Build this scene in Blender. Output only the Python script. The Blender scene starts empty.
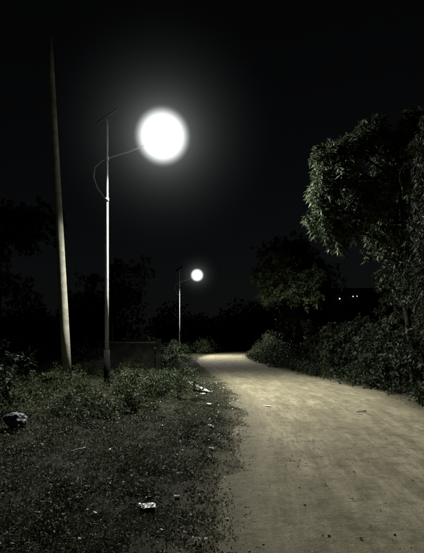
import bpy, math, random
import numpy as np
from mathutils import Vector, noise as mn
random.seed(7); rng=np.random.default_rng(7)
scene=bpy.context.scene
scene.view_settings.view_transform='Standard'
try: scene.view_settings.look='None'
except Exception: pass
scene.view_settings.exposure=0

# ------------------------------------------------------------ helpers
def link(o): scene.collection.objects.link(o); return o
def empty(name,loc=(0,0,0)):
    e=bpy.data.objects.new(name,None); e.location=loc; e.empty_display_size=0.3; return link(e)
def mesh_obj(name,verts,faces,mat=None,parent=None,smooth=False,attr=None):
    me=bpy.data.meshes.new(name)
    if isinstance(verts,np.ndarray) and isinstance(faces,np.ndarray):
        n=len(verts); m=len(faces); k=faces.shape[1]
        me.vertices.add(n); me.vertices.foreach_set('co',verts.astype(np.float32).ravel())
        me.loops.add(m*k); me.loops.foreach_set('vertex_index',faces.astype(np.int32).ravel())
        me.polygons.add(m); me.polygons.foreach_set('loop_start',np.arange(0,m*k,k,dtype=np.int32))
        me.polygons.foreach_set('loop_total',np.full(m,k,dtype=np.int32))
        me.update(calc_edges=True)
    else:
        me.from_pydata([tuple(v) for v in verts],[],[tuple(f) for f in faces]); me.update()
    if smooth: me.polygons.foreach_set('use_smooth',[True]*len(me.polygons))
    if attr is not None:
        for an,av in attr.items():
            a=me.attributes.new(an,'FLOAT','POINT'); a.data.foreach_set('value',np.asarray(av,dtype=np.float32))
    if mat: me.materials.append(mat)
    o=bpy.data.objects.new(name,me); link(o)
    if parent: o.parent=parent
    return o
def norm(a): return a/np.maximum(np.linalg.norm(a,axis=-1,keepdims=True),1e-6)

class NT:
    def __init__(s,mat):
        s.t=mat.node_tree; s.n=s.t.nodes; s.l=s.t.links
    def new(s,t,**kw):
        x=s.n.new(t)
        for k,v in kw.items(): setattr(x,k,v)
        return x
    def lk(s,a,b): s.l.new(a,b)
    def noise(s,vec,scale,detail=6,rough=.6):
        x=s.new('ShaderNodeTexNoise'); x.inputs['Scale'].default_value=scale
        x.inputs['Detail'].default_value=detail; x.inputs['Roughness'].default_value=rough
        if vec is not None: s.lk(vec,x.inputs['Vector'])
        return x.outputs['Fac']
    def ramp(s,fac,stops):
        r=s.new('ShaderNodeValToRGB'); e=r.color_ramp.elements
        while len(e)<len(stops): e.new(.5)
        for i,(p,c) in enumerate(stops):
            e[i].position=p; e[i].color=(c,c,c,1) if isinstance(c,(int,float)) else (*c,1)
        s.lk(fac,r.inputs[0]); return r.outputs[0]
    def mix(s,f,a,b,mode='MIX'):
        m=s.new('ShaderNodeMix',data_type='RGBA',blend_type=mode)
        for sock,v in ((m.inputs[0],f),(m.inputs[6],a),(m.inputs[7],b)):
            if hasattr(v,'links'): s.lk(v,sock)
            else: sock.default_value=v if isinstance(v,(int,float)) else (*v,1)
        return m.outputs[2]
    def math(s,op,a,b=0.0,c=None):
        m=s.new('ShaderNodeMath',operation=op)
        for i,v in enumerate((a,b) if c is None else (a,b,c)):
            if hasattr(v,'links'): s.lk(v,m.inputs[i])
            else: m.inputs[i].default_value=v
        return m.outputs[0]
    def bump(s,h,strength,dist):
        b=s.new('ShaderNodeBump'); b.inputs['Strength'].default_value=strength; b.inputs['Distance'].default_value=dist
        s.lk(h,b.inputs['Height']); return b.outputs[0]
def newmat(name):
    m=bpy.data.materials.new(name); m.use_nodes=True
    t=NT(m); b=t.n['Principled BSDF']; b.inputs['Roughness'].default_value=.85
    return m,t,b
def objco(t): return t.new('ShaderNodeTexCoord').outputs['Object']

def simple(name,c1,c2,scale=8,rough=.8,metal=0,bump=.2,bd=.01,spec=.3):
    m,t,b=newmat(name); co=objco(t)
    n=t.noise(co,scale); t.lk(t.mix(t.ramp(n,[(.35,0),(.65,1)]),c1,c2),b.inputs['Base Color'])
    b.inputs['Roughness'].default_value=rough; b.inputs['Metallic'].default_value=metal; b.inputs['Specular IOR Level'].default_value=spec
    t.lk(t.bump(t.noise(co,scale*4),bump,bd),b.inputs['Normal']); return m
def leafmat(name,dark,mid,light,trans=.25):
    m,t,b=newmat(name)
    a=t.new('ShaderNodeAttribute'); a.attribute_name='shade'
    c=t.ramp(a.outputs['Fac'],[(0,dark),(.55,mid),(1,light)])
    t.lk(c,b.inputs['Base Color']); b.inputs['Roughness'].default_value=.6
    b.inputs['Specular IOR Level'].default_value=.2
    tr=t.new('ShaderNodeBsdfTranslucent'); t.lk(c,tr.inputs[0])
    ms=t.new('ShaderNodeMixShader'); ms.inputs[0].default_value=trans
    t.lk(b.outputs[0],ms.inputs[1]); t.lk(tr.outputs[0],ms.inputs[2])
    t.lk(ms.outputs[0],t.n['Material Output'].inputs['Surface']); return m

M_tree=leafmat('tree_leaf',(.02,.028,.015),(.06,.08,.043),(.14,.168,.095))
M_tree2=leafmat('tree_leaf_lit',(.04,.055,.028),(.11,.14,.07),(.20,.24,.13))  # leaf colour lightened so the second crown looks lit
M_dark=leafmat('tree_leaf_shaded',(.006,.009,.004),(.015,.022,.010),(.036,.045,.022))  # leaf copy with shade put into the colour, for dim growth
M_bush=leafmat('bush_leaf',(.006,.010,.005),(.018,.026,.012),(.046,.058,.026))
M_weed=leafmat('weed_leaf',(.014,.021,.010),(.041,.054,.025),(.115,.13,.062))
M_grass=leafmat('grass_blade',(.020,.023,.011),(.054,.060,.030),(.145,.145,.082),.15)
M_dry=leafmat('dry_leaf',(.05,.04,.025),(.13,.11,.07),(.3,.28,.2),.1)
M_bark=simple('bark',(.010,.009,.007),(.028,.025,.019),9,bump=.8,bd=.04,spec=.05)
M_twig=simple('dry_twig',(.05,.04,.025),(.10,.08,.055),20,bump=.5)
M_steel=simple('galvanised_steel',(.38,.4,.4),(.52,.53,.52),5,.45,.3,.05)
M_black=simple('matte_black',(.005,.005,.005),(.011,.011,.010),7,.95,spec=.02)  # near-black finish shared by lamp base, solar panel and house windows
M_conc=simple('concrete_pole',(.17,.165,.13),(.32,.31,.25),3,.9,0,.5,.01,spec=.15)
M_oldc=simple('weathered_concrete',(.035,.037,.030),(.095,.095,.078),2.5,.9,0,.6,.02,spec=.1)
M_white=simple('white_plastic',(.6,.62,.62),(.82,.82,.8),12,.5)
M_paper=simple('litter_paper',(.35,.35,.33),(.7,.7,.67),20,.7)

# ------------------------------------------------------------ road edges (metres)
yt=np.array([-25,0,3.6,4.5,7,10.9,14,17,20,25.5,30,34.8,42,51,64,80,100,140.])
Lt=np.array([-.7,-.25,-.05,.03,.34,.62,.62,.46,.2,-.37,-.75,-1.1,-1.2,-.6,1.9,8,20,60.])
yr=np.array([-25,0,7,10.9,14,17,20,25.5,30,34.8,42,51,64,80,100,140.])
Rt=np.array([4.,4.3,4.6,4.85,5.1,5.1,4.75,3.95,3.5,3.25,3.1,3.8,5.6,13,26,70.])
yy=np.linspace(-25,140,1651); ker=np.exp(-np.linspace(-2,2,31)**2); ker/=ker.sum()
def sm(y,v):
    a=np.interp(yy,y,v); p=np.pad(a,15,mode='edge'); return np.convolve(p,ker,'valid')
LL=sm(yt,Lt); RR=sm(yr,Rt)
def left(y): return float(np.interp(y,yy,LL))
def right(y): return float(np.interp(y,yy,RR))
def sdist(x,y):   # >0 outside the road
    return max(left(y)-x, x-right(y))
def gz(x,y):
    s=sdist(x,y)+.12*mn.noise(Vector((x*.9,y*.9,0)))+.05*mn.noise(Vector((x*4,y*4,3)))
    if y>140: s=5
    k=min(max((s+.45)/.8,0),1); base=-.035+.065*k
    far=min(max((s-.3)/1.5,0),1)
    b=.05*mn.noise(Vector((x*.9,y*.9,7)))+.022*mn.noise(Vector((x*4,y*4,1)))+.014*mn.noise(Vector((x*13,y*13,1)))
    mound=0
    if x<0: mound=.22*math.exp(-((x+3.0)/2)**2-((y-11.5)/4)**2)
    if x>3: mound=.25*min(max((s-.4)/2,0),1)
    return base+b*(.45+.55*far)+mound

# ground
nx,ny=300,460
tx=np.linspace(-1,1,nx); gx=9*tx+500*np.sign(tx)*np.abs(tx)**5
ty=np.linspace(0,1,ny); gy=-18+42*ty+700*ty**5
V=[];A=[];
for y in gy:
    for x in gx:
        V.append((x,y,gz(x,y))); A.append(min(max(sdist(x,y),-1),4) if y<140 else 4)
V=np.array(V); i=np.arange(nx-1)[None,:]+np.arange(ny-1)[:,None]*nx; i=i.ravel()
F=np.stack([i,i+1,i+nx+1,i+nx],1)
m,t,b=newmat('soil_and_turf'); co=objco(t)
big=t.noise(co,.9,5,.6); med=t.noise(co,7,8,.7); fine=t.noise(co,60,6,.7)
sand=t.mix(t.ramp(med,[(.3,0),(.7,1)]),(.085,.075,.048),(.20,.178,.118))
soil=t.mix(t.ramp(med,[(.3,0),(.7,1)]),(.03,.027,.018),(.08,.073,.048))
turf=t.mix(t.ramp(fine,[(.35,0),(.65,1)]),(.014,.016,.009),(.044,.048,.026))
at=t.new('ShaderNodeAttribute'); at.attribute_name='side'
k1=t.math('ADD',at.outputs['Fac'],t.math('MULTIPLY',t.math('SUBTRACT',med,.5),1.6))
k1=t.ramp(t.math('ADD',k1,t.math('MULTIPLY',t.math('SUBTRACT',big,.5),1.0)),[(.02,0),(.42,1)])
k=t.math('ADD',at.outputs['Fac'],t.math('MULTIPLY',t.math('SUBTRACT',big,.5),2.0))
k=t.ramp(k,[(.1,0),(.6,1)])
patch=t.ramp(med,[(.4,.45),(.6,1)])
c=t.mix(k1,sand,soil)
c=t.mix(t.math('MULTIPLY',t.math('MULTIPLY',k,patch),k1),c,turf)
t.lk(t.mix(t.ramp(fine,[(.3,.6),(.6,0)]),c,(.014,.013,.009)),b.inputs['Base Color'])
b.inputs['Roughness'].default_value=.95; b.inputs['Specular IOR Level'].default_value=.1
t.lk(t.bump(t.math('ADD',med,fine),.9,.04),b.inputs['Normal'])
mesh_obj('ground',V,F,m,smooth=True,attr={'side':A})

# road
ys=np.concatenate([np.arange(-24,30,.12),np.arange(30,139,.5)]); nc=44
V=[];AC=[];SD=[]
for y in ys:
    l,r=left(y)-.6,right(y)+.6
    for j in range(nc):
        f=j/(nc-1); x=l+(r-l)*f; a=(x-left(y))/(right(y)-left(y))
        rut=-.018*(math.exp(-((a-.27)/.09)**2)+math.exp(-((a-.70)/.09)**2))
        V.append((x,y,rut+.012*mn.noise(Vector((x*1.1,y*.6,0)))+.006*mn.noise(Vector((x*6,y*6,0))))); AC.append(a); SD.append(sdist(x,y))
V=np.array(V); ii=(np.arange(nc-1)[None,:]+np.arange(len(ys)-1)[:,None]*nc).ravel()
F=np.stack([ii,ii+1,ii+nc+1,ii+nc],1)
m,t,b=newmat('sandy_dirt'); co=objco(t)
at=t.new('ShaderNodeAttribute'); at.attribute_name='across'
sd=t.new('ShaderNodeAttribute'); sd.attribute_name='side'
sep=t.new('ShaderNodeSeparateXYZ'); t.lk(co,sep.inputs[0])
cmb=t.new('ShaderNodeCombineXYZ'); t.lk(t.math('MULTIPLY',at.outputs['Fac'],9),cmb.inputs[0]); t.lk(t.math('MULTIPLY',sep.outputs[1],.3),cmb.inputs[1])
streak=t.noise(cmb.outputs[0],1.8,8,.7)
cm2=t.new('ShaderNodeCombineXYZ'); t.lk(t.math('MULTIPLY',at.outputs['Fac'],40),cm2.inputs[0]); t.lk(t.math('MULTIPLY',sep.outputs[1],.8),cm2.inputs[1])
thin=t.noise(cm2.outputs[0],1.5,5,.6)
big=t.noise(co,.7,5,.6); med=t.noise(co,4,9,.7); fine=t.noise(co,55,6,.78); m7=t.noise(co,7,8,.7); spot=t.noise(co,17,4,.6)
c=t.mix(t.ramp(streak,[(.36,0),(.62,1)]),(.20,.174,.110),(.43,.385,.26))
c=t.mix(t.ramp(thin,[(.35,.45),(.5,0)]),c,(.165,.144,.09))
c=t.mix(t.ramp(big,[(.35,.6),(.6,0)]),c,(.185,.16,.098))
c=t.mix(t.ramp(med,[(.34,.75),(.5,0)]),c,(.125,.107,.067))
c=t.mix(t.ramp(spot,[(.60,0),(.72,.5)]),c,(.48,.44,.32))
c=t.mix(t.ramp(spot,[(.27,.7),(.38,0)]),c,(.08,.07,.045))
c=t.mix(t.ramp(fine,[(.35,.6),(.55,0)]),c,(.10,.088,.057))
sand=t.mix(t.ramp(m7,[(.3,0),(.7,1)]),(.085,.075,.048),(.20,.178,.118))
ef=t.math('ADD',t.math('ADD',sd.outputs['Fac'],.62),t.math('MULTIPLY',t.math('SUBTRACT',med,.5),1.0))
c=t.mix(t.ramp(ef,[(.0,0),(.5,1)]),c,sand)
t.lk(c,b.inputs['Base Color']); b.inputs['Roughness'].default_value=.9; b.inputs['Specular IOR Level'].default_value=.2
t.lk(t.bump(t.math('ADD',t.math('MULTIPLY',med,2),t.math('MULTIPLY',fine,.7)),.9,.03),b.inputs['Normal'])
mesh_obj('dirt_road',V,F,m,smooth=True,attr={'across':AC,'side':SD})

# ------------------------------------------------------------ leaves and tubes
def leaf_mesh(name,P,D,L,W,mat,parent=None,shade=None,droop=.15):
    n=len(P); D=norm(D); S=norm(np.cross(D,rng.normal(size=(n,3))))
    L=np.broadcast_to(L,(n,))[:,None]; W=np.broadcast_to(W,(n,))[:,None]
    mid=P+D*L*.45; tip=P+D*L; tip=tip-np.array([0,0,1])*L*droop
    V=np.stack([P,mid+S*W/2,tip,mid-S*W/2],1).reshape(-1,3)
    F=np.arange(n*4).reshape(n,4)
    if shade is None: shade=rng.random(n)
    return mesh_obj(name,V,F,mat,parent,attr={'shade':np.repeat(np.clip(shade,0,1),4)})
def tubes(name,lines,mat,parent=None):
    V=[];F=[]
    for pts,rad,k in lines:
        base=len(V); n=len(pts)
        for a in range(n):
            p=Vector(pts[a]); q=Vector(pts[min(a+1,n-1)])-Vector(pts[max(a-1,0)])
            q.normalize(); u=q.cross(Vector((.13,.97,.2)) if abs(q.y)<.9 else Vector((1,0,0))); u.normalize(); w=q.cross(u)
            for s in range(k):
                an=2*math.pi*s/k; V.append(p+(u*math.cos(an)+w*math.sin(an))*rad[a])
        for a in range(n-1):
            for s in range(k):
                F.append((base+a*k+s,base+a*k+(s+1)%k,base+(a+1)*k+(s+1)%k,base+(a+1)*k+s))
        F.append(tuple(base+s for s in range(k))[::-1]); F.append(tuple(base+(n-1)*k+s for s in range(k)))
    return mesh_obj(name,V,F,mat,parent,smooth=True)
def wob(a,b,n,amt,sag=0):
    a=Vector(a);b=Vector(b);out=[]
    for i in range(n+1):
        t_=i/n; p=a.lerp(b,t_); e=math.sin(math.pi*t_)
        p+=Vector((random.uniform(-1,1),random.uniform(-1,1),random.uniform(-1,1)))*amt*e+Vector((0,0,sag*e))
        out.append(p)
    return out
def tree(name,base,trunk,r0,blobs,twigs,leaves,L=.13,W=.035,mat=M_tree,hang=.6):
    e=empty(name,base); lines=[]; tp=[Vector(p) for p in trunk]
    fine=[]
    for a,b_ in zip(tp[:-1],tp[1:]):
        fine+=wob(a,b_,4,.05)[:-1]
    fine.append(tp[-1]); n=len(fine)
    lines.append((fine,[r0*(1.25 if i==0 else 1)*(1-.75*i/(n-1)) for i in range(n)],10))
    P=[];D=[];SH=[]
    for c,r in blobs:
        c=Vector(c); 
        cand=[q for q in fine if q.z<c.z-.2] or fine[:3]
        s=min(cand[len(cand)//3:],key=lambda q:(q-c).length)
        limb=wob(s,c,5,.12,.15); lines.append((limb,[r0*.38*(1-.75*i/5) for i in range(6)],6))
        for k in range(twigs):
            d=Vector((random.gauss(0,1),random.gauss(0,1),random.gauss(0,1))).normalized()
            rr=random.random()**.45*random.uniform(.8,1.2)
            end=c+Vector((d.x*r[0],d.y*r[1],d.z*r[2]))*rr
            st=limb[random.randint(2,5)]
            tw=wob(st,end,4,.07,.12)
            tip=end+Vector((random.uniform(-.1,.1),random.uniform(-.1,.1),-hang*random.uniform(.3,1)*.8))
            tw.append(end.lerp(tip,.5)+Vector((d.x*.08,d.y*.08,0))); tw.append(tip)
            lines.append((tw,[.014,.012,.009,.007,.005,.004,.002],3))
            sb=random.gauss(.45,.2)
            for q in range(leaves):
                f=random.random()**.7*.55+.45; fi=f*6; j=min(int(fi),5)
                p=tw[j].lerp(tw[j+1],fi-j)
                P.append(p); ld=Vector((random.gauss(0,1),random.gauss(0,1),random.gauss(-.35-hang*.5,.6))); D.append(ld); SH.append(sb+random.gauss(0,.18))
    tubes('trunk_and_limbs',lines,M_bark,e)
    n=len(P); leaf_mesh('foliage',np.array([tuple(p) for p in P]),np.array([tuple(p) for p in D]),L*rng.uniform(.6,1.3,n),W*rng.uniform(.7,1.3,n),mat,e,np.array(SH))
    return e
def rblobs(n,c,spread,rmin,rmax):
    o=[]
    for i in range(n):
        p=tuple(c[k]+max(-1.5,min(1.5,random.gauss(0,1)))*spread[k] for k in range(3)); r=random.uniform(rmin,rmax); o.append((p,(r,r,r*.75)))
    return o

# near tree leaning over the road, right
tree('broadleaf_tree',(6.2,14.6,0.1),[(0,0,0),(-.25,-.1,1.8),(-.55,-.3,3.6),(-.7,-.6,5.4),(-.9,-.9,6.9)],.11,
     [((-2.9,-1.4,6.1),(.65,.8,.45)),((-3.3,-1.6,5.1),(.35,.5,.7)),((-2.4,-1.2,6.9),(.6,.8,.4)),((-1.2,-1.1,7.1),(.75,.8,.45)),((-3.1,-1.5,6.6),(.4,.5,.35)),
      ((-2.0,-1.4,5.3),(.55,.7,.5)),((-.8,-1.5,6.2),(.8,.8,.5)),((.4,-1.2,6.6),(.9,.9,.6)),((.2,-1.0,5.4),(.8,.8,.6)),((-.2,.5,6.9),(1.1,1,.7)),
      ((-2.2,-.4,6.1),(.7,.8,.5)),((1.4,-.6,5.7),(1,1,.8)),((-3.2,-1.5,5.8),(.45,.5,.35)),((-1.2,-.9,4.6),(.6,.7,.5)),((.0,-.8,4.4),(.8,.8,.7)),((-.5,-1.4,7.6),(.6,.5,.35)),((-1.8,-1.4,7.4),(.4,.4,.3)),((-2.7,-1.5,4.6),(.35,.4,.5)),((-1.5,-1.8,5.7),(.5,.4,.5))],54,25,.15,.045)
# low dense growth under the crowns
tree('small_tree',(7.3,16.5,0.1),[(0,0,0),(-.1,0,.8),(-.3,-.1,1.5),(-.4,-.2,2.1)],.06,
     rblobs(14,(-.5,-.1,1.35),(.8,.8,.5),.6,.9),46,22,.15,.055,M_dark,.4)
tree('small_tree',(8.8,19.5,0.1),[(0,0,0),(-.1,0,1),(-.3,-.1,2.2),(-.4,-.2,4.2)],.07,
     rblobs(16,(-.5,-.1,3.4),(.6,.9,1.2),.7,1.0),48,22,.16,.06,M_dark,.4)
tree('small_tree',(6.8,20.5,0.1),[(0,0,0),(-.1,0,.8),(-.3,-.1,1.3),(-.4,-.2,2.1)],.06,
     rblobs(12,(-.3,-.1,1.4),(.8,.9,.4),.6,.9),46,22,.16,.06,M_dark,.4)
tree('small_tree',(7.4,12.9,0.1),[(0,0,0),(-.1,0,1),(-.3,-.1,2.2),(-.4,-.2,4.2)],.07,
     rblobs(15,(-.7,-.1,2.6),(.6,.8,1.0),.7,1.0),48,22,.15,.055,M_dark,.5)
# second tree further along
tree('broadleaf_tree',(5.3,24.0,0.1),[(0,0,0),(-.2,0,1.5),(-.7,-.1,3.0),(-1.1,-.2,4.6)],.08,
     rblobs(7,(-1.7,-.4,4.6),(.6,.7,.6),.6,.9)+[((-2.4,-.9,5.3),(.6,.7,.5)),((-2.8,-1.0,4.6),(.6,.6,.6)),((-2.5,-1,3.7),(.5,.6,.4)),((-1.8,-1.2,4.9),(.6,.6,.5)),((-1.4,-1.3,4.0),(.6,.6,.5)),((-.6,-1.3,4.6),(.7,.6,.5))],52,22,.17,.065,M_tree2,.4)
tree('small_tree',(5.2,24.8,0.1),[(0,0,0),(-.1,0,1),(-.3,-.1,2.2),(-.4,-.2,3.4)],.07,
     [((-1.3,-.5,3.1),(.6,.6,.5)),((-.9,-.6,2.5),(.6,.7,.5)),((-.2,0,3.4),(.8,.9,.7)),((-.4,-.6,2.3),(.7,.8,.6)),((-1.0,0,2.9),(.8,.8,.7)),((.3,-.4,1.6),(.7,.7,.5))],55,22,.16,.06,M_dark,.35)
tree('small_tree',(5.6,29,0.1),[(0,0,0),(-.1,0,1),(-.3,-.1,2.2),(-.4,-.2,4.2)],.07,
     rblobs(16,(-.5,-.1,3.0),(.6,.8,.9),.7,1.0),44,20,.18,.08,M_dark,.35)
tree('broadleaf_tree',(7.6,20.0,0.1),[(0,0,0),(.1,0,2),(-.1,-.2,4.5),(0,0,7)],.12,
     rblobs(17,(-.1,-.2,6.7),(1.3,1.2,.9),.8,1.3),50,20,.17,.06,M_dark,.4)
tree('broadleaf_tree',(6.6,32.0,0.1),[(0,0,0),(-.1,0,2),(-.5,-.2,4.5),(-.4,0,7)],.14,
     rblobs(18,(-.7,-.2,5.6),(1.2,1.4,1.5),1.0,1.4),46,18,.2,.09,M_dark,.4)
# drooping tree at the right border
tree('drooping_tree',(6.5,10.6,0.1),[(0,0,0),(-.1,0,2),(-.4,0,4),(-.7,0,6),(-1.0,-.1,7.4)],.09,
     [((-1.6,.2,3.3),(.6,.7,.9)),((-1.5,.1,4.4),(.6,.8,.9)),((-1.4,.1,5.6),(.7,.8,.9)),((-1.1,0,6.4),(.7,.9,.6)),((-.6,.3,3.0),(.8,.8,.9)),((-.4,.2,5),(.9,.9,1)),((0,0,6.8),(1,1,.8)),((-1.1,.4,2.4),(.7,.7,.7)),((-.6,.9,1.8),(.8,.8,.7)),((-.2,.2,7.6),(1,.9,.7))],
     76,26,.14,.026,M_dark,1.0)

# clumped undergrowth
def clumps(name,items,mat,L,W,dens=260):
    P=[];D=[];S=[]
    for (x,y,r,h) in items:
        n=int(dens*r*r*1.6*(1+h)); 
        sub=max(4,int(9*r*(1+h)))
        cs=rng.normal(size=(sub,3))*np.array([r*.5,r*.5,h*.28])+np.array([x,y,h*.5])
        cs[:,2]=np.abs(cs[:,2]); sr=rng.uniform(.18,.42,sub)*max(r,.3); ss=rng.normal(.42,.2,sub)
        idx=rng.integers(0,sub,n); d=norm(rng.normal(size=(n,3))); 
        p=cs[idx]+d*(sr[idx]*rng.random(n)**.4)[:,None]
        g=np.array([gz(a,b_) for a,b_ in p[:,:2]]); ok=p[:,2]>-.02
        p[:,2]+=g; dd=d+rng.normal(size=(n,3))*.6+np.array([0,0,.35])
        P.append(p[ok]);D.append(dd[ok]);S.append((ss[idx]+rng.normal(0,.15,n))[ok])
    P=np.concatenate(P);D=np.concatenate(D);S=np.concatenate(S);n=len(P)
    return leaf_mesh(name,P,D,L*rng.uniform(.6,1.4,n),W*rng.uniform(.6,1.4,n),mat,None,S)
# weeds below the lamp: uneven clumps with open patches
def clear_spot(x,y): return (abs(x+3.3)<.5 and 6.6<y<8.4) or (abs(x+.35)<.55 and 12.5<y<16.2)
it=[]
while len(it)<200:
    y=random.uniform(6.3,24); x=random.uniform(-7,-.2)
    near=7.0+max(0,(x+2.4))*2.6+random.uniform(-.6,.8)
    if y<near or x>left(y)-.8 or clear_spot(x,y): continue
    nz=mn.noise(Vector((x*.7,y*.45,21)))
    if nz<-.22: continue
    h=(.20+.55*max(nz,-.15))*random.uniform(.6,1.5)*(1.3 if y>11 else .65); it.append((x,y,random.uniform(.2,.5),max(h,.05)))
for k in range(24):
    y=random.uniform(11,17); x=left(y)-random.uniform(1.5,3.2); it.append((x,y,random.uniform(.25,.45),random.uniform(.25,.6)))
clumps('weeds',it,M_weed,.065,.032,1000)
it=[]
for k in range(230):
    y=random.uniform(3,9.5); x=left(y)-random.uniform(.2,4.5)
    if mn.noise(Vector((x*.8,y*.8,9)))<-.15: continue
    it.append((x,y,random.uniform(.06,.22),random.uniform(.015,.05)))
clumps('low_weeds',it,M_grass,.04,.018,3200)
# dark bushes, far left
it=[]
for k in range(24):
    y=random.uniform(10,19); x=-y*.39-random.uniform(.6,3.6); it.append((x,y,random.uniform(.5,.9),random.uniform(.6,1.5)))
for k in range(50):
    y=random.uniform(27,45); x=random.uniform(-22,-3.4); it.append((x,y,random.uniform(.6,1.2),random.uniform(.6,1.9)))
clumps('undergrowth',it,M_bush,.13,.06,260)
# right side hedge-like growth
it=[];it2=[]
y=6.0
while y<62:
    for k in range(3):
        rr=random.uniform(.4,.75); off=.25+k*.75+random.uniform(-.15,.35)
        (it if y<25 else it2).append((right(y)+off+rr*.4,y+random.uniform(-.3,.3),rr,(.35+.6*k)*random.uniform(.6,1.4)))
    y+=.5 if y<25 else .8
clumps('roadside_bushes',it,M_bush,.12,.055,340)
clumps('roadside_bushes',it2,M_weed,.13,.06,320)  # far stretch uses paler leaves, lamp light put into the colour
# bush mass near the second lamp
it=[]
for k in range(26):
    y=random.uniform(44,70); x=left(y)-random.uniform(.8,6); it.append((x,y,random.uniform(.6,1.1),random.uniform(.8,2.0)))
for k in range(18):
    y=random.uniform(24,44); x=left(y)-random.uniform(.9,3); it.append((x,y,random.uniform(.3,.6),random.uniform(.2,.6)))
clumps('distant_bushes',it,M_weed,.17,.09,160)  # paler leaf colour imitates the second lamp's light on these bushes

# distant dark tree masses
P=[];D=[];S=[]
for k in range(230):
    an=random.uniform(-1.25,1.25); R=random.uniform(75,120); cx=math.sin(an)*R; cy=math.cos(an)*R
    hh=random.uniform(5,10); n=330; d=norm(rng.normal(size=(n,3))); p=d*np.array([3.5,3,hh*.5])*(rng.random(n)**.35)[:,None]+np.array([cx,cy,hh*.5])
    P.append(p);D.append(rng.normal(size=(n,3)));S.append(rng.random(n))
P=np.concatenate(P);D=np.concatenate(D);S=np.concatenate(S)
leaf_mesh('distant_trees',P,D,.9*rng.uniform(.6,1.3,len(P)),.5,M_bush,None,S)
tree('broadleaf_tree',(-13.5,30,0),[(0,0,0),(.2,0,2.5),(0,.2,5),(.2,0,8)],.2,rblobs(14,(0,0,7),(2.0,1.6,1.6),1.2,1.8),40,18,.25,.1,M_dark)
tree('broadleaf_tree',(-9,42,0),[(0,0,0),(.2,0,2.5),(0,.2,5),(.2,0,7)],.2,rblobs(12,(0,0,6),(2.0,1.6,1.4),1.2,1.7),40,18,.25,.1,M_dark)

# turf
def turf(name,N,xr,yr_,lmin,lmax,w,keep,mat,up=1.2):
    x=rng.uniform(*xr,N); u=rng.random(N); y=yr_[0]+(yr_[1]-yr_[0])*u**1.5; out=[];S=[]
    for a,b_ in zip(x,y):
        s=sdist(a,b_); dn=mn.noise(Vector((a*1.6,b_*1.6,2)))+.5*mn.noise(Vector((a*6,b_*6,5)))
        if keep(a,b_,s,dn): out.append((a,b_,gz(a,b_)-.004)); S.append(.4+.45*dn+random.gauss(0,.22))
    P=np.array(out); n=len(P); D=rng.normal(size=(n,3))*.8+np.array([0,0,up])
    return leaf_mesh(name,P,D,rng.uniform(lmin,lmax,n),w,mat,None,np.array(S),droop=.3)
turf('grass',480000,(-5.5,.9),(2.2,18),.02,.07,.009,lambda a,b_,s,d:a<left(b_)+.35 and s>-.35 and a>-b_*.5-.8 and (d>-.25 or random.random()<.25) and random.random()<min(1,.28+.6*d+max(s,-.25)*.8),M_grass,.7)
turf('grass',45000,(3.6,7.5),(5,30),.03,.09,.010,lambda a,b_,s,d:a>3 and s>-.3 and random.random()<min(1,.25+s*1.2),M_grass)
turf('grass',20000,(-4,5),(20,60),.05,.16,.02,lambda a,b_,s,d:s>0,M_grass)
turf('ground_weeds',34000,(-5,.4),(2.5,14),.02,.05,.02,lambda a,b_,s,d:a<0.6 and s>0 and d>.0,M_weed,.4)
turf('fallen_leaves',10000,(-5,.9),(2.2,20),.015,.05,.016,lambda a,b_,s,d:a<left(b_)+.4 and s>-.35,M_dry,.15)
P=[]
for k in range(620):
    y=2.5+26*random.random()**1.6; a=random.random() if random.random()<.4 else (random.choice([0,0,1])+random.gauss(0,.07)); x=left(y)+a*(right(y)-left(y))
    P.append((x,y,max(gz(x,y),.0)+.008))
for k in range(26): # little heap of leaves on the road
    x=1.0+random.gauss(0,.09); y=6.3+random.gauss(0,.12); P.append((x,y,.012))
P=np.array(P); D=rng.normal(size=(len(P),3))*np.array([1,1,.12]); leaf_mesh('fallen_leaves',P,D,rng.uniform(.01,.035,len(P)),.012,M_dry,None,rng.random(len(P)),droop=0)

def stones(name,pts,mat):
    V=[];F=[]
    for (x,y,r) in pts:
        b0=len(V); z=max(gz(x,y),0)
        for a in range(3):
            for s in range(6):
                an=2*math.pi*s/6+a*.4; q=r*(1,.85,.35)[a]*random.uniform(.8,1.2); V.append((x+q*math.cos(an),y+q*math.sin(an),z-.003+r*(0,.45,.8)[a]))
        for a in range(2):
            for s in range(6): F.append((b0+a*6+s,b0+a*6+(s+1)%6,b0+(a+1)*6+(s+1)%6,b0+(a+1)*6+s))
        F.append(tuple(b0+12+s for s in range(6)))
    return mesh_obj(name,V,F,mat)
pts=[]
for k in range(2600):
    y=2.4+22*random.random()**1.5; x=random.uniform(left(y)-1.2,right(y)+.4)
    if random.random()<.5: x=left(y)+random.gauss(0,.35)
    pts.append((x,y,random.choice([.004,.005,.007,.009,.013])))
stones('pebbles',pts,simple('pebble_stone',(.14,.13,.10),(.42,.40,.33),30))

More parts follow.
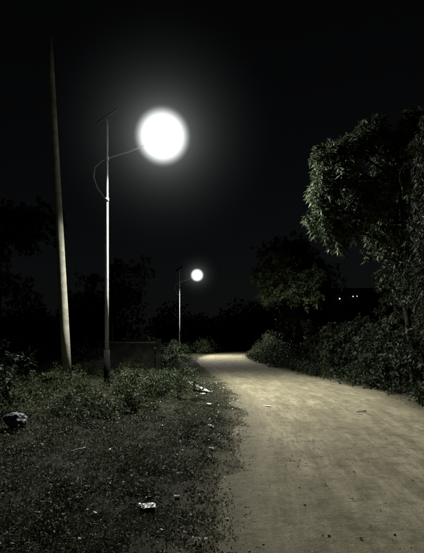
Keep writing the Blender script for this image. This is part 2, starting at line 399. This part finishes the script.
# litter
def sheet(name,x,y,w,l,rot,crump,mat,lift=.02):
    n=9;V=[];F=[];sd=random.random()*50
    for a in range(n):
        for b_ in range(n):
            u=(a/(n-1)-.5)*w*(1+.2*mn.noise(Vector((b_*.5,sd,0)))); v=(b_/(n-1)-.5)*l*(1+.2*mn.noise(Vector((a*.5,0,sd))))
            X=x+u*math.cos(rot)-v*math.sin(rot); Y=y+u*math.sin(rot)+v*math.cos(rot)
            V.append((X,Y,gz(X,Y)+lift+crump*(mn.noise(Vector((a*.55,b_*.55,sd)))+.6)))
    for a in range(n-1):
        for b_ in range(n-1): i0=a*n+b_; F.append((i0,i0+1,i0+n+1,i0+n))
    return mesh_obj(name,V,F,mat)
sheet('crumpled_paper',-.60,4.45,.14,.16,.3,.03,M_white)
sheet('crumpled_paper',-.35,4.75,.05,.05,.3,.01,M_paper)
sheet('crumpled_paper',-.25,13.2,.10,.14,.9,.03,M_paper,.05)
sheet('crumpled_paper',.0,6.85,.06,.08,.9,.02,M_white)
sheet('crumpled_paper',-.02,8.6,.08,.10,.4,.02,M_paper,.03)
sheet('crumpled_paper',-.05,11.2,.12,.14,.4,.03,M_paper,.04)
sheet('crumpled_paper',-1.3,5.0,.05,.05,.2,.02,M_paper)
sheet('crumpled_paper',-.12,3.75,.07,.05,.2,.02,M_paper)
sheet('crumpled_paper',1.35,11.6,.12,.14,1.1,.01,M_paper,.04)
# pale board lying on the verge
e=empty('discarded_board',(-.40,14.3,gz(-.4,14.3)+.15)); e.rotation_euler=(.12,.25,.42)
V=[];F=[]
for k in range(7):
    yv=(k/6-.5)*1.3; z=.02*math.sin(k*1.1); w=.09+.012*math.cos(k*2)
    V+=[(-w,yv,z-.012),(w,yv,z-.012),(w,yv,z+.012),(-w,yv,z+.012)]
for k in range(6):
    for s in range(4): F.append((k*4+s,k*4+(s+1)%4,k*4+4+(s+1)%4,k*4+4+s))
F+=[(3,2,1,0),(24,25,26,27)]
mesh_obj('board',V,F,M_white,e)
bits=[]
for k in range(300):
    y=3+15*random.random()**1.2; x=left(y)-abs(random.gauss(0,.9))+.15; bits.append((x,y))
P=np.array([(x,y,gz(x,y)+.03) for x,y in bits]); leaf_mesh('paper_scraps',P,rng.normal(size=(len(P),3))*np.array([1,1,.2]),rng.uniform(.015,.065,len(P)),.026,M_paper,None,droop=0)
tubes('broken_stick',[(wob((-1.90,6.35,gz(-1.9,6.35)+.05),(-1.72,6.52,gz(-1.72,6.52)+.07),4,.006),[.009]*5,6)],M_paper)
tubes('broken_stick',[(wob((3.2,10.6,.012),(3.48,10.8,.014),3,.005),[.009]*4,5),(wob((3.32,10.7,.014),(3.42,10.6,.014),3,.004),[.005]*4,5)],M_twig)
bpy.ops.mesh.primitive_ico_sphere_add(subdivisions=4,radius=.19,location=(-3.25,7.95,gz(-3.25,7.95)+.14))
o=bpy.context.object;o.name='plastic_bag'
for v in o.data.vertices:
    n_=mn.noise(v.co*7)+.35*mn.noise(v.co*20); v.co*=1+.3*n_; v.co.z*=.65
    if v.co.z<-.12: v.co.z=-.12
o.data.materials.append(simple('bag_film',(.035,.045,.052),(.08,.095,.11),15,.6))

# ------------------------------------------------------------ low concrete wall at the back of the verge
def box(name,c,s,mat,parent,bev=.01,rot=(0,0,0)):
    bpy.ops.mesh.primitive_cube_add(size=1,location=c,rotation=rot); o=bpy.context.object;o.name=name;o.scale=s
    bpy.ops.object.transform_apply(location=False,rotation=False,scale=True)
    if bev: 
        md=o.modifiers.new('b','BEVEL');md.width=bev;md.segments=2
    o.data.materials.append(mat);o.parent=parent;return o
e=empty('concrete_wall',(-3.95,24.5,0)); e.rotation_euler=(0,0,.12)
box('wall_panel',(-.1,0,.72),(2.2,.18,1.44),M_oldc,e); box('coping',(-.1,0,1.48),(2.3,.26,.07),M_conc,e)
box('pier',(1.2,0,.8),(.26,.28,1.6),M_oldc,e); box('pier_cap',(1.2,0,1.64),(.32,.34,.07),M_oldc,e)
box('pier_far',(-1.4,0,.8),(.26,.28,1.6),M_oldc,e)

# ------------------------------------------------------------ concrete pole
e=empty('electric_pole',(-4.63,15.4,0))
pts=[(0-.052*z,0,z) for z in (-.2,2,4,6,8,10,11.5)]
tubes('shaft',[(pts,[.150,.14,.129,.118,.107,.096,.088],16)],M_conc,e)

# ------------------------------------------------------------ street lamp
def emis(name,col,s):
    m=bpy.data.materials.new(name);m.use_nodes=True;t=NT(m);t.n.clear()
    o=t.new('ShaderNodeOutputMaterial');q=t.new('ShaderNodeEmission');q.inputs[0].default_value=(*col,1);q.inputs[1].default_value=s;t.lk(q.outputs[0],o.inputs[0]);return m
M_led=emis('led_panel',(.95,1,.98),25)
def add_glow(name,loc,core,R,parent,amp,hal):  # emission-only ball imitating the lamp's bloom; no mist scatters light here
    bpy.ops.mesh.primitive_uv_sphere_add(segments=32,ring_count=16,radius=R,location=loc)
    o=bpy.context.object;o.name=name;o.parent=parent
    m=bpy.data.materials.new('bloom_glow');m.use_nodes=True;t=NT(m);t.n.clear()
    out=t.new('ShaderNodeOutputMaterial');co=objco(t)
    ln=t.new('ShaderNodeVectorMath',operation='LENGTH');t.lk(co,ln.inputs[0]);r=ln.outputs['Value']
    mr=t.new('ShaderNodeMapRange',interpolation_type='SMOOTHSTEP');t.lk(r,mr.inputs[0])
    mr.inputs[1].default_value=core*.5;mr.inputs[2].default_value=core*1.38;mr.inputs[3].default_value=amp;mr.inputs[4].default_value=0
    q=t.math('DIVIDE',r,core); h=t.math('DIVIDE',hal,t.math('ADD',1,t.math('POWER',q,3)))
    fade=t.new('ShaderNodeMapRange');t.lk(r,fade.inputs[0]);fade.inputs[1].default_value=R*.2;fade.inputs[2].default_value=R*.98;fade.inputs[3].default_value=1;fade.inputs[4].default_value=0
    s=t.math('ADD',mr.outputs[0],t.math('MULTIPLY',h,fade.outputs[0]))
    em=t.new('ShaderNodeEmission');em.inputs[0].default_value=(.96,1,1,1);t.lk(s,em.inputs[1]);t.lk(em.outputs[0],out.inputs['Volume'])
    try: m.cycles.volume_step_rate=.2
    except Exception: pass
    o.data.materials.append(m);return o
def street_lamp(loc,power,core,R,amp,hal,aim,cone=160):
    e=empty('street_lamp',loc)
    tubes('pole',[([(0,0,1.25),(0,0,3),(0,0,6),(0,0,8.5)],[.062,.058,.05,.042],14)],M_steel,e)
    tubes('pole_base',[([(0,0,-.1),(0,0,.02)],[.2,.2],14),([(0,0,.02),(0,0,1.3)],[.095,.095],14)],M_black,e)
    arm=[(-.02,0,6.0),(-.3,0,6.35),(-.42,0,6.7),(-.38,0,7.0),(-.15,0,7.22),(.2,0,7.35),(.7,0,7.5),(1.15,0,7.68),(1.3,0,7.75)]
    tubes('arm',[(arm,[.024]*9,10)],M_steel,e)
    tubes('arm_clamp',[([(0,0,7.2),(0,0,7.34)],[.065,.065],12),([(0,0,5.94),(0,0,6.04)],[.066,.066],12)],M_steel,e)
    rot=(math.radians(25),math.radians(-35),0)
    box('solar_panel',(0,0,8.62),(.75,.5,.04),M_black,e,.005,rot)
    box('panel_frame',(0,0,8.585),(.77,.52,.02),M_oldc,e,.004,rot)
    tubes('panel_bracket',[([(0,0,8.3),(.18,0,8.66)],[.018,.018],6),([(0,0,8.3),(-.18,.0,8.42)],[.018,.018],6)],M_oldc,e)
    V=[];F=[];secs=[(1.25,.05,.04),(1.4,.11,.06),(1.7,.15,.06),(1.95,.13,.045),(2.02,.08,.02)]
    for (x,w,h) in secs:
        z=7.73+(x-1.25)*.2
        V+=[(x,-w,z-h*.3),(x,w,z-h*.3),(x,w*.7,z+h),(x,-w*.7,z+h)]
    for a in range(4):
        for s in range(4): F.append((a*4+s,a*4+(s+1)%4,a*4+4+(s+1)%4,a*4+4+s))
    F+=[(3,2,1,0),(16,17,18,19)]
    mesh_obj('lamp_housing',V,F,M_steel,e)
    z0=7.73+.17*.2-.03; z1=7.73+.65*.2-.03
    mesh_obj('led_panel',[(1.42,-.1,z0),(1.42,.1,z0),(1.9,.1,z1),(1.9,-.1,z1)],[(0,1,2,3)],M_led,e)
    ld=bpy.data.lights.new('lamp_light','SPOT');ld.energy=power;ld.spot_size=math.radians(cone);ld.spot_blend=.8;ld.shadow_soft_size=.12;ld.color=(.99,1,.93)
    lo=bpy.data.objects.new('lamp_light',ld);link(lo);lo.parent=e;lo.location=(1.68,0,7.66)
    lo.rotation_euler=Vector(aim).to_track_quat('-Z','Y').to_euler()
    add_glow('bloom_glow',(1.74,0,7.97),core,R,e,amp,hal)  # added glow ball standing in for bloom around the head
    return e
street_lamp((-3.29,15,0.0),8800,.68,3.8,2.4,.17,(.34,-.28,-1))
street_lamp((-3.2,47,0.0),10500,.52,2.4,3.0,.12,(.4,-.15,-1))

# ------------------------------------------------------------ dark house with small lights behind the trees
e=empty('house',(13.5,46,0))
M_pl=simple('dark_plaster',(.02,.02,.017),(.035,.033,.028),2,spec=.05); M_bulb=emis('bulb',(1,.98,.9),1.3)
box('walls',(0,0,3),(9,6,6),M_pl,e,0)
box('roof',(0,0,6.12),(9.8,6.8,.24),M_pl,e)
for k,x in enumerate((-3.2,-1,1.4,3.4)):
    for z in (1.6,4.4):
        box('window_%d_%d'%(k,int(z)),(x,-3.02,z),(1.0,.06,1.2),M_black,e)
box('door',(0.2,-3.03,1.05),(.95,.08,2.1),M_bark,e)
for k,(x,z,r_) in enumerate([(-.9,5.5,.055),(-2.1,5.3,.065),(-.55,5.52,.045),(2.2,5.5,.06)]):
    tubes('bulb_holder_%d'%k,[([(x,-3.0,z+.14),(x,-3.2,z+.14),(x,-3.2,z+.04)],[.015]*3,6)],M_black,e)
    bpy.ops.mesh.primitive_uv_sphere_add(segments=12,ring_count=8,radius=r_,location=(x,-3.2,z));o=bpy.context.object;o.name='bulb_%d'%k;o.data.materials.append(M_bulb);o.parent=e

# ------------------------------------------------------------ night sky and moon
w=bpy.data.worlds.new('World');scene.world=w;w.use_nodes=True;nt=w.node_tree
sky=nt.nodes.new('ShaderNodeTexSky');sky.sky_type='NISHITA';sky.sun_disc=False
sky.sun_elevation=math.radians(30);sky.sun_rotation=math.radians(200)
hs=nt.nodes.new('ShaderNodeHueSaturation');hs.inputs['Saturation'].default_value=.35
bg=nt.nodes['Background'];bg.inputs[1].default_value=.0006;nt.links.new(sky.outputs[0],hs.inputs['Color']);nt.links.new(hs.outputs[0],bg.inputs[0])
sl=bpy.data.lights.new('moonlight','SUN');sl.energy=.008;sl.angle=math.radians(.5);sl.color=(.8,.9,1)
so=bpy.data.objects.new('moonlight',sl);link(so);so.rotation_euler=(math.radians(60),0,math.radians(20))

cam=bpy.data.cameras.new('camera');co_=bpy.data.objects.new('camera',cam);link(co_)
co_.location=(0,0,1.6);co_.rotation_euler=(math.radians(90),0,0)
cam.sensor_width=36;cam.lens=31.2;cam.shift_y=.115;cam.clip_end=2000;cam.clip_start=.05
scene.camera=co_
